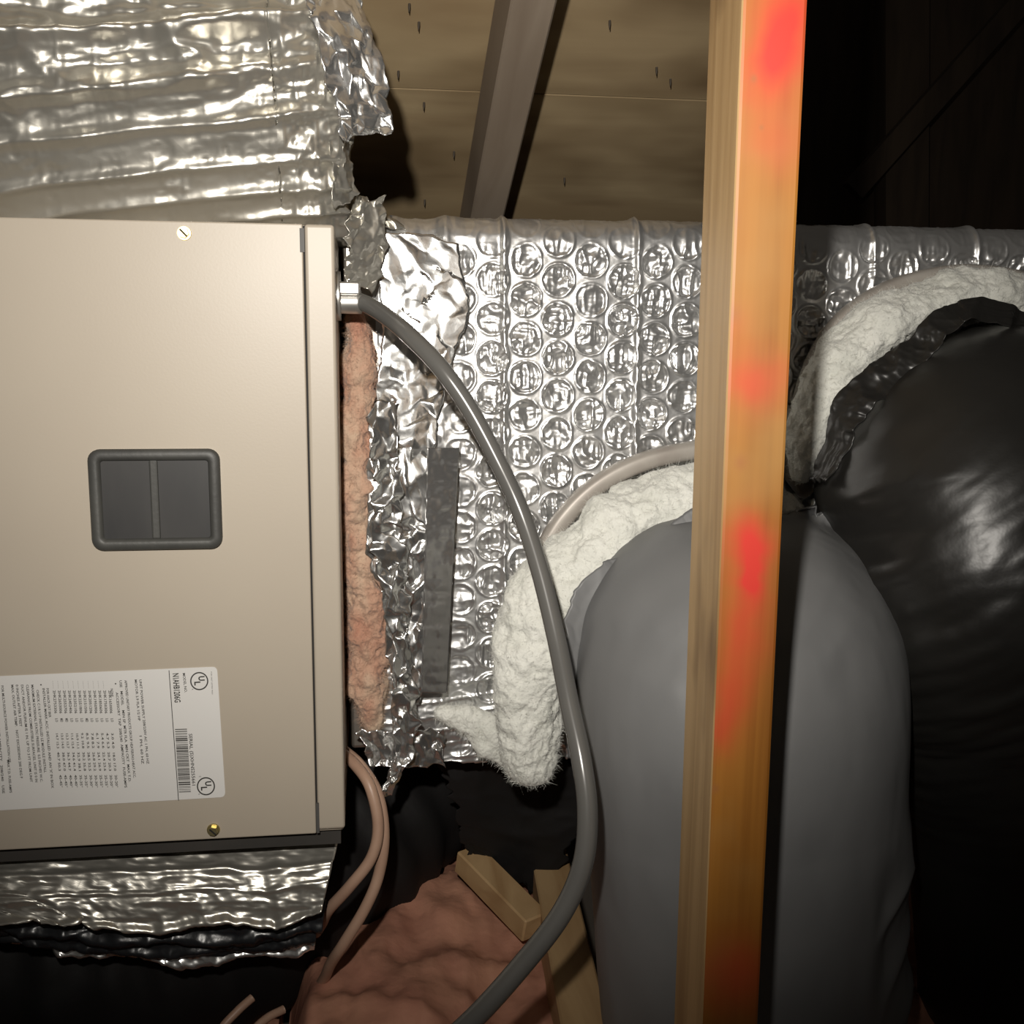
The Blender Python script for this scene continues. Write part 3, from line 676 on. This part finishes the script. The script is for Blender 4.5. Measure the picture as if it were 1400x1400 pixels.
for c in (871, 690, 1010, 1190, 1330):
    xc = W(c, 450, PY0)[0]; h += 0.0035*np.exp(-((X-xc+0.002*fbm(S*18, S*0, s=89))/0.003)**2)
# left end: crumpled and torn foil instead of crisp bubbles
lw = sstep(W(668, 500, PY0)[0], W(600, 500, PY0)[0], X)
h = h*(1-0.85*lw) + lw*(0.0042*crease(X*20, S*16, 90, 2)+0.0009*crease(X*60, S*50, 91))
lowc = sstep(0.30, 0.24, S)*sstep(0.15, 0.2, S)*sstep(W(760, 800, PY0)[0], W(690, 800, PY0)[0], X)
h += lowc*0.0022*np.exp(-np.abs(np.sin((S-0.12*X)*190))*4)
mask = (X > xw0 + 0.006*fbm(S*30, S*0, s=92))
sheet('foil_bubble_wrap', P+nr*h[..., None], M['foil_wrap'], pl, 0, mask)
# smooth tape strip that mirrors the dark attic
tv = np.linspace(0, 1, 140); tu = np.linspace(0, 1, 24)
PXt = (584-8*tv)[:, None]*(1-tu)+(628-17*tv)[:, None]*tu; PYt = (612+335*tv)[:, None] + 0*tu
Dt = 1.040 + 0.010*tu[None] + 0.002*tv[:, None]
d = fwd + r2*((PXt-700)/F)[..., None] - u2*((PYt-700)/F)[..., None]
Pt = CAM+d*(Dt/d[..., 1])[..., None]; Pt[..., 1] += 0.002*fbm(PXt/30, PYt/40, s=95) + 0.0008*crease(PXt/40, PYt/16, 96)
sheet('foil_tape', Pt, M['tape'], pl, 0.0008)['label'] = 'smooth dark mirroring tape strip'
# torn crumpled foil along the left end
facets('torn_foil', [(506, 312), (522, 430), (518, 520), (505, 600), (498, 700), (506, 770), (526, 840), (530, 905), (538, 985), (528, 1085)],
       [(628, 330), (640, 420), (612, 520), (594, 600), (588, 700), (588, 770), (584, 850), (578, 930), (570, 985), (546, 1062)], 7, 46,
       [1.068, 1.066, 1.062, 1.05, 1.04, 1.04, 1.045, 1.05, 1.05, 1.05], [1.072, 1.068, 1.066, 1.058, 1.05, 1.05, 1.05, 1.05, 1.05, 1.05], [0.0012, 0.0014, 0.0022, 0.0036, 0.0036, 0.004, 0.0042, 0.004], M['foil_torn'], pl, 101, rag=5, jit=0.45)
facets('torn_foil', [(500, 560), (512, 660), (508, 740), (528, 830), (540, 930), (548, 1010)], [(540, 540), (548, 650), (552, 740), (560, 830), (566, 930), (572, 1000)], 4, 34, [1.03]*3, [1.034]*3, 0.0042, M['foil_torn'], pl, 104, rag=7, jit=0.45)
facets('torn_foil', [(472, 300), (474, 350), (472, 388)], [(522, 262), (530, 340), (510, 396)], 7, 12, [1.02, 1.02, 1.02], [1.05, 1.05, 1.05], 0.004, M['foil_top'], pl, 107, rag=6)
facets('torn_foil', [(482, 312), (484, 285), (488, 262)], [(560, 310), (530, 290), (508, 272)], 9, 5, [1.05]*3, [1.082]*3, 0.005, M['foil_top'], pl, 111, rag=5)
facets('torn_foil', [(484, 1000), (500, 1022), (505, 1050)], [(606, 996), (608, 1020), (610, 1048)], 14, 6, [1.05]*3, [1.066]*3, 0.003, M['foil_torn'], pl, 115, rag=4)
facets('torn_foil', [(538, 985), (540, 1040), (520, 1090)], [(566, 985), (560, 1045), (532, 1084)], 4, 12, [1.03]*3, [1.04]*3, 0.006, M['foil'], pl, 119, rag=4)
# fibres: short loose strands standing off a wool surface
def fibres(name, P, nrm, m, parent, count, length, seed, width=0.00010):
    count = count*3; length = length*0.55
    r = np.random.default_rng(seed); n = P.reshape(-1, 3); nn = nrm.reshape(-1, 3)
    i = r.integers(0, len(n), count); p = n[i]; d = nn[i]*r.uniform(0.2, 0.9, (count, 1)) + r.normal(0, 0.75, (count, 3)); d /= np.linalg.norm(d, axis=1, keepdims=True)
    L = length*r.uniform(0.4, 1.3, (count, 1)); s = np.cross(d, r.normal(0, 1, (count, 3))); s /= np.linalg.norm(s, axis=1, keepdims=True)
    b = r.normal(0, 0.35, (count, 3))
    q0, q1, q2 = p-nn[i]*0.001, p+d*L*0.5, p+(d+b)*L
    V = np.stack([q0-s*width, q0+s*width, q1-s*width, q1+s*width, q2-s*width*0.4, q2+s*width*0.4], 1).reshape(-1, 3)
    k = (np.arange(count)*6)[:, None]
    fc = np.concatenate([k+np.array([[0, 1, 3, 2]]), k+np.array([[2, 3, 5, 4]])])
    return tag(link(name, V, fc, m, parent), kind='stuff')
def wool(name, pts, ra, rb, m, parent, seed, amp=0.008, ns=90, n=220, freq=30, nf=2500, fl=0.010, ref=(0, -1, 0)):
    p = spline(pts, n); P, D, ph = sweepgrid(p, lin(rb, n), lin(ra, n), ref, ns)
    q = P*freq
    h = amp*fbm(q[..., 0], q[..., 1], q[..., 2], s=seed, o=6) + amp*0.35*(0.25-np.abs(fbm(q[..., 0]*3, q[..., 1]*3, q[..., 2]*3, s=seed+4))) + amp*0.8*(0.3-np.abs(fbm(q[..., 0]*0.6, q[..., 1]*0.6, q[..., 2]*1.1, s=seed+9)))
    e = np.sin(np.linspace(0, math.pi, n))[:, None]**0.25
    P = P + D*h[..., None]
    c = p[:, None]; P = c+(P-c)*np.maximum(e, 0.05)[..., None]
    o = tube(name, P, m, parent)
    if nf: fibres('loose_fibres', P, D, m, o if parent is not None else o, nf, fl, seed+2)
    return o
k = PY0/F
wool('pink_insulation', [W(x, y, 1.066) for x, y in ((487, 420), (490, 500), (488, 600), (488, 690), (494, 780), (502, 860), (504, 930), (508, 1000))],
     [18*k, 24*k, 26*k, 24*k, 27*k, 32*k, 34*k, 24*k], [0.022]*4, M['pinkwool'], pl, 131, amp=0.013, n=320, ns=80, freq=34, nf=5000)
wool('white_insulation', [W(x, y, 1.058) for x, y in ((594, 972), (622, 980), (652, 990), (680, 1015), (695, 1045))], [10*k, 16*k, 24*k, 34*k, 20*k], [0.008, 0.012, 0.016], M['wool'], pl, 137, amp=0.006, n=120, ns=50, freq=45, nf=900)

# ------------------------------------------------------------------ flexible ducts
def cloth_duct(name, pts, ra, rb, m, parent, seed, n=230, ns=200, start_rag=0.014, folds=None, power=2.0, thick=0.0018, flare=0.008):
    p = spline(pts, n); P, D, ph = sweepgrid(p, lin(ra, n), lin(rb, n), (1, 0, 0), ns, power)
    s = np.concatenate([[0], np.cumsum(np.linalg.norm(np.diff(p, axis=0), axis=1))])
    if folds is not None: P = P + D*folds(s[:, None], ph[None], P)[..., None]
    T = np.gradient(p, axis=0); T /= np.linalg.norm(T, axis=1, keepdims=True)
    rag = start_rag*(fbm(np.cos(ph)*5+20, np.sin(ph)*5, s=seed, o=5)) + 0.5*start_rag*fbm(np.cos(ph)*22+20, np.sin(ph)*22, s=seed+3, o=3)
    w = np.exp(-s/0.05)[:, None]
    P = P + T[:, None]*(0.25*rag[None]*w)[..., None]
    fl_ = (flare + 1.3*rag)[None]*np.exp(-(s/0.011)**2)[:, None]
    P = P + D*fl_[..., None]
    o = tube(name, P, m, parent, caps=False)
    md = o.modifiers.new('thickness', 'SOLIDIFY'); md.thickness = thick; md.offset = -1
    return o
# grey duct
gd = empty('grey_flex_duct', (0.33, 0.9, 0.0)); tag(gd, 'grey plastic jacketed flexible duct drooping behind the orange stained post', 'duct')
def gfold(s, ph, P):
    x, y, z = P[..., 0], P[..., 1], P[..., 2]
    g = 0.005*fbm(x*7, y*7, z*5, s=151, o=3)
    g = g + 0.010*crease((x*0.8+z*0.6)*4, (z*0.8-x*0.6)*9, 152, 2)*sstep(0.35, 0.65, vnoise(x*6, z*6, s=155)*0.5+0.5)
    return g + 0.0018*fbm(x*22, y*22, z*9, s=153, o=3)
cloth_duct('jacket', [W(1004, 882, 0.972), W(1004, 888, 0.945), W(1006, 925, 0.912), W(1012, 1000, 0.893), W(1018, 1100, 0.888), W(1022, 1230, 0.885), W(1024, 1400, 0.88), W(1024, 1520, 0.88), (W(1024, 1520, 0.88)[0], 0.88, 0.10)],
           [0.152, 0.152, 0.150, 0.146, 0.142, 0.140, 0.138], [0.133, 0.134, 0.132, 0.127, 0.125, 0.125, 0.125], M['greyduct'], gd, 150, folds=gfold, start_rag=0.026, n=300, ns=320)
wool('insulation', [W(x, y, yy) for x, y, yy in ((722, 1070, 0.985), (724, 1000, 0.985), (730, 910, 0.985), (762, 835, 0.99), (822, 768, 1.0), (885, 720, 1.005), (955, 696, 1.01), (1030, 694, 1.01), (1082, 722, 1.01), (1100, 780, 1.01))],
     [56*k*0.92, 62*k*0.92, 66*k*0.92, 68*k, 66*k, 64*k, 60*k, 54*k, 34*k, 20*k], [0.036, 0.040, 0.042, 0.042], M['wool'], gd, 161, amp=0.013, n=420, ns=150, freq=24, nf=8000, fl=0.009)
def flangearc(name, pts, hw, m, parent, y):
    p = spline([W(x, yy, y) for x, yy in pts], 90); P, D, ph = sweepgrid(p, 0.011, hw*k, (0, -1, 0), 24, 3.0)
    return tube(name, P, m, parent)
flangearc('collar_flange', [(704, 850), (748, 745), (782, 695), (825, 658), (878, 632), (940, 617), (1005, 612), (1065, 630), (1104, 672)], 13, M['flange'], gd, 1.045)
cp = spline([W(1006, 885, 1.115), W(1006, 885, 1.0)], 10); Pc, _, _ = sweepgrid(cp, 0.10, 0.10, (1, 0, 0), 48); tube('collar', Pc, M['galv'], gd)
flap('torn_jacket_edge', [(784, 980), (773, 890), (771, 840), (794, 800), (826, 769), (850, 762), (878, 743), (903, 726), (928, 705), (968, 688), (1012, 680), (1056, 690), (1088, 738), (1120, 775)],
     [(834, 980), (832, 905), (842, 875), (862, 848), (888, 826), (912, 812), (935, 800), (958, 790), (978, 780), (1006, 772), (1032, 768), (1056, 780), (1080, 800), (1105, 830)], 26, 360, [0.90, 0.925, 0.940, 0.942, 0.942, 0.942, 0.94], [0.93, 0.925, 0.920, 0.915, 0.912, 0.915, 0.92], 0.0012, 16, M['greyduct'], gd, 158, rag=0.009, thick=0.002)
# black duct
bd = empty('black_flex_duct', (0.6, 0.95, 0.0)); tag(bd, 'glossy black plastic jacketed flexible duct bulging beside the orange stained post', 'duct')
def bfold(s, ph, P):
    x, y, z = P[..., 0], P[..., 1], P[..., 2]
    a = (x*0.75+z*0.66); b = (z*0.75-x*0.66)
    m1 = np.exp(-((s-0.19)/0.13)**2)
    g = 0.0045*fbm(x*6, y*6, z*6, s=171, o=3)
    g = g + 0.0050*m1*(0.35-np.abs(fbm(a*9, b*42, s=172, o=3))*1.5) + 0.002*m1*fbm(a*30, b*110, s=174, o=3)
    lf = sstep(0.50, 0.42, x)*np.exp(-((s-0.08)/0.10)**2); g = g + 0.008*lf*crease(a*9, b*24, 173, 3)
    return g
cloth_duct('jacket', [W(1382, 676, 0.985), W(1382, 684, 0.965), W(1384, 722, 0.942), W(1392, 810, 0.925), W(1412, 930, 0.935), W(1440, 1100, 0.95), W(1450, 1300, 0.955), W(1450, 1420, 0.955), (W(1450, 1420, 0.955)[0], 0.955, 0.10)],
           [0.180, 0.186, 0.188, 0.180, 0.160, 0.148, 0.145, 0.145, 0.145], [0.168, 0.170, 0.160, 0.145, 0.138, 0.135, 0.135], M['blackduct'], bd, 170, folds=bfold, start_rag=0.020, n=300, ns=260)
wool('insulation', [W(x, y, yy) for x, y, yy in ((1092, 660, 1.0), (1102, 600, 1.0), (1122, 545, 1.005), (1155, 490, 1.01), (1200, 450, 1.015), (1255, 420, 1.02), (1320, 402, 1.02), (1395, 412, 1.02), (1460, 450, 1.02), (1520, 520, 1.02))],
     [22*k, 30*k, 34*k, 34*k, 32*k, 32*k, 32*k, 34*k, 34*k, 30*k], [0.03, 0.034, 0.034, 0.03], M['wool'], bd, 181, amp=0.011, n=300, ns=90, freq=30, nf=3600, fl=0.010)
flangearc('collar_flange', [(1082, 640), (1092, 570), (1112, 500), (1150, 440), (1210, 398), (1280, 377), (1340, 374), (1410, 388), (1480, 430), (1540, 500)], 12, M['flange'], bd, 1.052)
cp = spline([W(1382, 690, 1.115), W(1382, 690, 1.0)], 10); Pc, _, _ = sweepgrid(cp, 0.13, 0.13, (1, 0, 0), 48); tube('collar', Pc, M['galv'], bd)
# folded jacket cuff lying on the black duct
flap('jacket_fold', [(1104, 660), (1126, 592), (1140, 545), (1190, 495), (1240, 464), (1285, 420), (1335, 407), (1400, 427), (1460, 475)],
     [(1130, 655), (1165, 600), (1188, 560), (1238, 524), (1282, 474), (1312, 444), (1350, 436), (1395, 460), (1440, 505)], 30, 220, [0.962]*3, [0.932, 0.936, 0.94, 0.945], 0.0045, 30, M['blackduct'], bd, 191, rag=0.007, thick=0.001)
# low black duct in the dark under the cabinet and plenum
lowp = [(-1.05, 1.185, 0.17), (-0.6, 1.185, 0.17), (-0.3, 1.19, 0.17), (-0.12, 1.24, 0.205), (0.02, 1.38, 0.27), (0.13, 1.58, 0.31), (0.4, 1.80, 0.33), (1.0, 1.9, 0.30)]
p = spline(lowp, 220); P, D, ph = sweepgrid(p, 0.14, 0.14, (0, 0, 1), 90)
hh = 0.010*fbm(P[..., 0]*9, P[..., 1]*9, P[..., 2]*9, s=201) + 0.004*np.sin(np.arange(220)*0.9)[:, None]
lowd = tube('low_flex_duct', P + D*hh[..., None], M['lowduct']); tag(lowd, 'dull black flexible duct lying low in the dark under the silver plenum', 'duct')

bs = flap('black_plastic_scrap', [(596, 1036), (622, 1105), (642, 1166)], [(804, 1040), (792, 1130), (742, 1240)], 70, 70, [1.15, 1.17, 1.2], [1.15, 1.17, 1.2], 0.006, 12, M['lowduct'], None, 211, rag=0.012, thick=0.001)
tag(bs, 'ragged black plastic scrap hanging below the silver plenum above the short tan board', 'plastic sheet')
# ------------------------------------------------------------------ post
PF_Y = 0.62
pa, pb_ = W(1015, 0, PF_Y), W(960, 1400, PF_Y)
px0 = (pa[0]+pb_[0])/2
pwid = (W(1100, 0, PF_Y)[0]-pa[0] + W(1036, 1400, PF_Y)[0]-pb_[0])/2
m, nt, b, tc, sxn, colr = postmat(); L = nt.links.new
zc = lambda px, py: (W(px, py, PF_Y)[0]-px0, W(px, py, PF_Y)[2])
blobs = [(1072, 40, 40, 62, 1.0), (1045, 95, 34, 40, 0.55), (1062, 190, 46, 45, 0.35), (1030, 520, 44, 38, 0.60), (1022, 742, 30, 40, 1.0), (1030, 790, 14, 30, 0.8), (1020, 850, 30, 70, 0.6), (1000, 950, 26, 60, 0.55), (985, 1000, 18, 40, 0.4), (1005, 1335, 60, 60, 0.55), (985, 440, 30, 30, 0.25)]
acc = None
nw = N(nt, 'ShaderNodeTexNoise'); nw.inputs['Scale'].default_value = 30; L(tc.outputs['Object'], nw.inputs[0])
wsh = N(nt, 'ShaderNodeMath', operation='MULTIPLY_ADD'); wsh.inputs[1].default_value = 0.02; wsh.inputs[2].default_value = -0.01; L(nw.outputs[0], wsh.inputs[0])
def mth(op, a, b2=None, clamp=False):
    n_ = N(nt, 'ShaderNodeMath', operation=op); n_.use_clamp = clamp
    for i, v in enumerate((a, b2)):
        if v is None: continue
        if isinstance(v, (int, float)): n_.inputs[i].default_value = v
        else: L(v, n_.inputs[i])
    return n_.outputs[0]
for (bx, by, sx1, sy1, amp) in blobs:
    cx_, cz_ = zc(bx, by); kx = sx1*PF_Y/F; kz = sy1*PF_Y/F
    ddx = mth('DIVIDE', mth('SUBTRACT', mth('ADD', sxn.outputs[0], wsh.outputs[0]), cx_), kx)
    ddz = mth('DIVIDE', mth('SUBTRACT', mth('ADD', sxn.outputs[2], wsh.outputs[0]), cz_), kz)
    g = mth('MULTIPLY', mth('EXPONENT', mth('MULTIPLY', mth('ADD', mth('MULTIPLY', ddx, ddx), mth('MULTIPLY', ddz, ddz)), -0.9)), amp)
    acc = g if acc is None else mth('ADD', acc, g)
acc = mth('MULTIPLY', acc, 1.0, clamp=True)
mxr = N(nt, 'ShaderNodeMix', data_type='RGBA'); mxr.inputs[7].default_value = (0.50, 0.030, 0.018, 1)
L(acc, mxr.inputs[0]); L(colr, mxr.inputs[6])
# knots
outc = mxr.outputs[2]
for (bx, by, r) in ((1030, 108, 5), (1012, 632, 9), (978, 1078, 6), (1002, 300, 8), (1000, 430, 11), (1040, 175, 3)):
    cx_, cz_ = zc(bx, by); rr = r*PF_Y/F
    ddx = mth('DIVIDE', mth('SUBTRACT', sxn.outputs[0], cx_), rr); ddz = mth('DIVIDE', mth('SUBTRACT', sxn.outputs[2], cz_), rr*1.2)
    g = mth('MULTIPLY', mth('EXPONENT', mth('MULTIPLY', mth('ADD', mth('MULTIPLY', ddx, ddx), mth('MULTIPLY', ddz, ddz)), -1.0)), 0.6)
    mk = N(nt, 'ShaderNodeMix', data_type='RGBA'); mk.inputs[7].default_value = (0.26, 0.10, 0.03, 1); L(g, mk.inputs[0]); L(outc, mk.inputs[6]); outc = mk.outputs[2]
L(outc, b.inputs['Base Color']); b.inputs['Roughness'].default_value = 0.5
PR = math.radians(-5.5)
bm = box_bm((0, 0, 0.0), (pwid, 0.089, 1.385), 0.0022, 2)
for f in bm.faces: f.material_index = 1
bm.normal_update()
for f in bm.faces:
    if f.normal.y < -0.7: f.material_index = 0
for v in bm.verts:
    x, y = v.co.x, v.co.y
    v.co = Vector((px0 + x*math.cos(PR)-y*math.sin(PR), PF_Y + x*math.sin(PR)+y*math.cos(PR), v.co.z))
bm.verts.ensure_lookup_table(); bm.verts.index_update()
V = [v.co[:] for v in bm.verts]; Fc = [[v.index for v in f.verts] for f in bm.faces]; mi = [f.material_index for f in bm.faces]; bm.free()
ORG['_post'] = np.array([px0, PF_Y, 0.0])
me = bpy.data.meshes.new('post'); me.from_pydata((np.array(V)-ORG['_post']).tolist(), [], Fc); me.update()
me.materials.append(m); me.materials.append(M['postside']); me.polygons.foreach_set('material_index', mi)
post = bpy.data.objects.new('wooden_post', me); COL.objects.link(post); post.location = ORG['_post']
tag(post, 'upright wooden post with orange stained front and red sprayed patches', 'post')

# ------------------------------------------------------------------ conduit and cables
cpts = [(488, 411, .995), (505, 418, .985), (530, 434, .96), (560, 459, .93), (600, 500, .905), (640, 556, .895), (680, 630, .885), (712, 700, .875), (738, 780, .855), (760, 870, .83), (778, 960, .80), (795, 1040, .775), (803, 1110, .76), (797, 1180, .75), (770, 1245, .745), (720, 1312, .74), (640, 1400, .735), (560, 1462, .75)]
cn = empty('flexible_conduit', W(640, 1400, .735)); tag(cn, 'grey flexible conduit arching from the beige cabinet down across the foil plenum', 'conduit')
hp = [W(*q) for q in cpts]; hp += [hp[-1]+np.array([-0.07, 0.03, -0.06]), hp[-1]+np.array([-0.17, 0.08, -0.11]), hp[-1]+np.array([-0.30, 0.12, -0.125])]
cable('hose', hp, [0.0078, 0.0078, 0.0082, 0.0086], M['conduit'], cn, 160, 16)
yc = 0.995
g0, g1 = W(471, 390, yc), W(493, 426, yc)
bm = box_bm((XR-0.002, yc-0.013, W(480, 404, yc)[2]), (g1[0], yc+0.013, W(480, 386, yc)[2]), 0.002, 2)
con = bm_obj('connector', bm, M['zinc'], cn); con['label'] = 'cast zinc clamp connector'
cc = spline([np.array([XR-0.002, yc, W(480, 413, yc)[2]]), np.array([g1[0]+0.001, yc, W(480, 413, yc)[2]])], 6)
Pc, _, _ = sweepgrid(cc, 0.0105, 0.0105, (0, 0, 1), 24); tube('clamp_ring', Pc, M['zinc'], con)
cc = spline([np.array([XR-0.001, yc, W(480, 405, yc)[2]]), np.array([XR+0.004, yc, W(480, 405, yc)[2]])], 4)
Pc, _, _ = sweepgrid(cc, 0.022, 0.022, (0, 0, 1), 8); tube('lock_nut', Pc, M['zinc'], con)
tag(cable('refrigerant_line', [W(468, 1030, 1.05), W(486, 1046, 1.03), W(506, 1076, 1.01), (W(517, 1128, 1.0)), W(508, 1172, 0.995), W(478, 1212, 0.995), W(450, 1243, 1.01), W(440, 1262, 1.04), W(432, 1275, 1.07)], 0.0058, M['tan'], None, 90, 12), 'tan cable looping tightly from the cabinet back behind the foil blanket', 'cable')
tag(cable('refrigerant_line', [W(470, 1026, 1.06), W(492, 1046, 1.04), W(516, 1085, 1.02), W(525, 1140, 1.01), W(518, 1195, 1.005), W(500, 1240, 1.0), W(470, 1290, 1.0), W(453, 1316, 1.02), W(444, 1336, 1.05), W(430, 1360, 1.09)], 0.0058, M['tan'], None, 100, 12), 'tan cable hanging long and free beside the foil blanket', 'cable')
tag(cable('thin_cable', [W(345, 1364, 0.95), W(325, 1382, 0.94), W(300, 1410, 0.93), W(270, 1460, 0.92)], 0.004, M['tan'], None, 30, 10), 'short tan cable end in the dark, lying farther from the long hanging tan cable', 'cable', 'dim cable ends')
tag(cable('thin_cable', [W(388, 1380, 0.95), W(365, 1392, 0.94), W(345, 1412, 0.93), W(320, 1460, 0.92)], 0.004, M['tan'], None, 30, 10), 'short tan cable end in the dark, lying nearer to the long hanging tan cable', 'cable', 'dim cable ends')
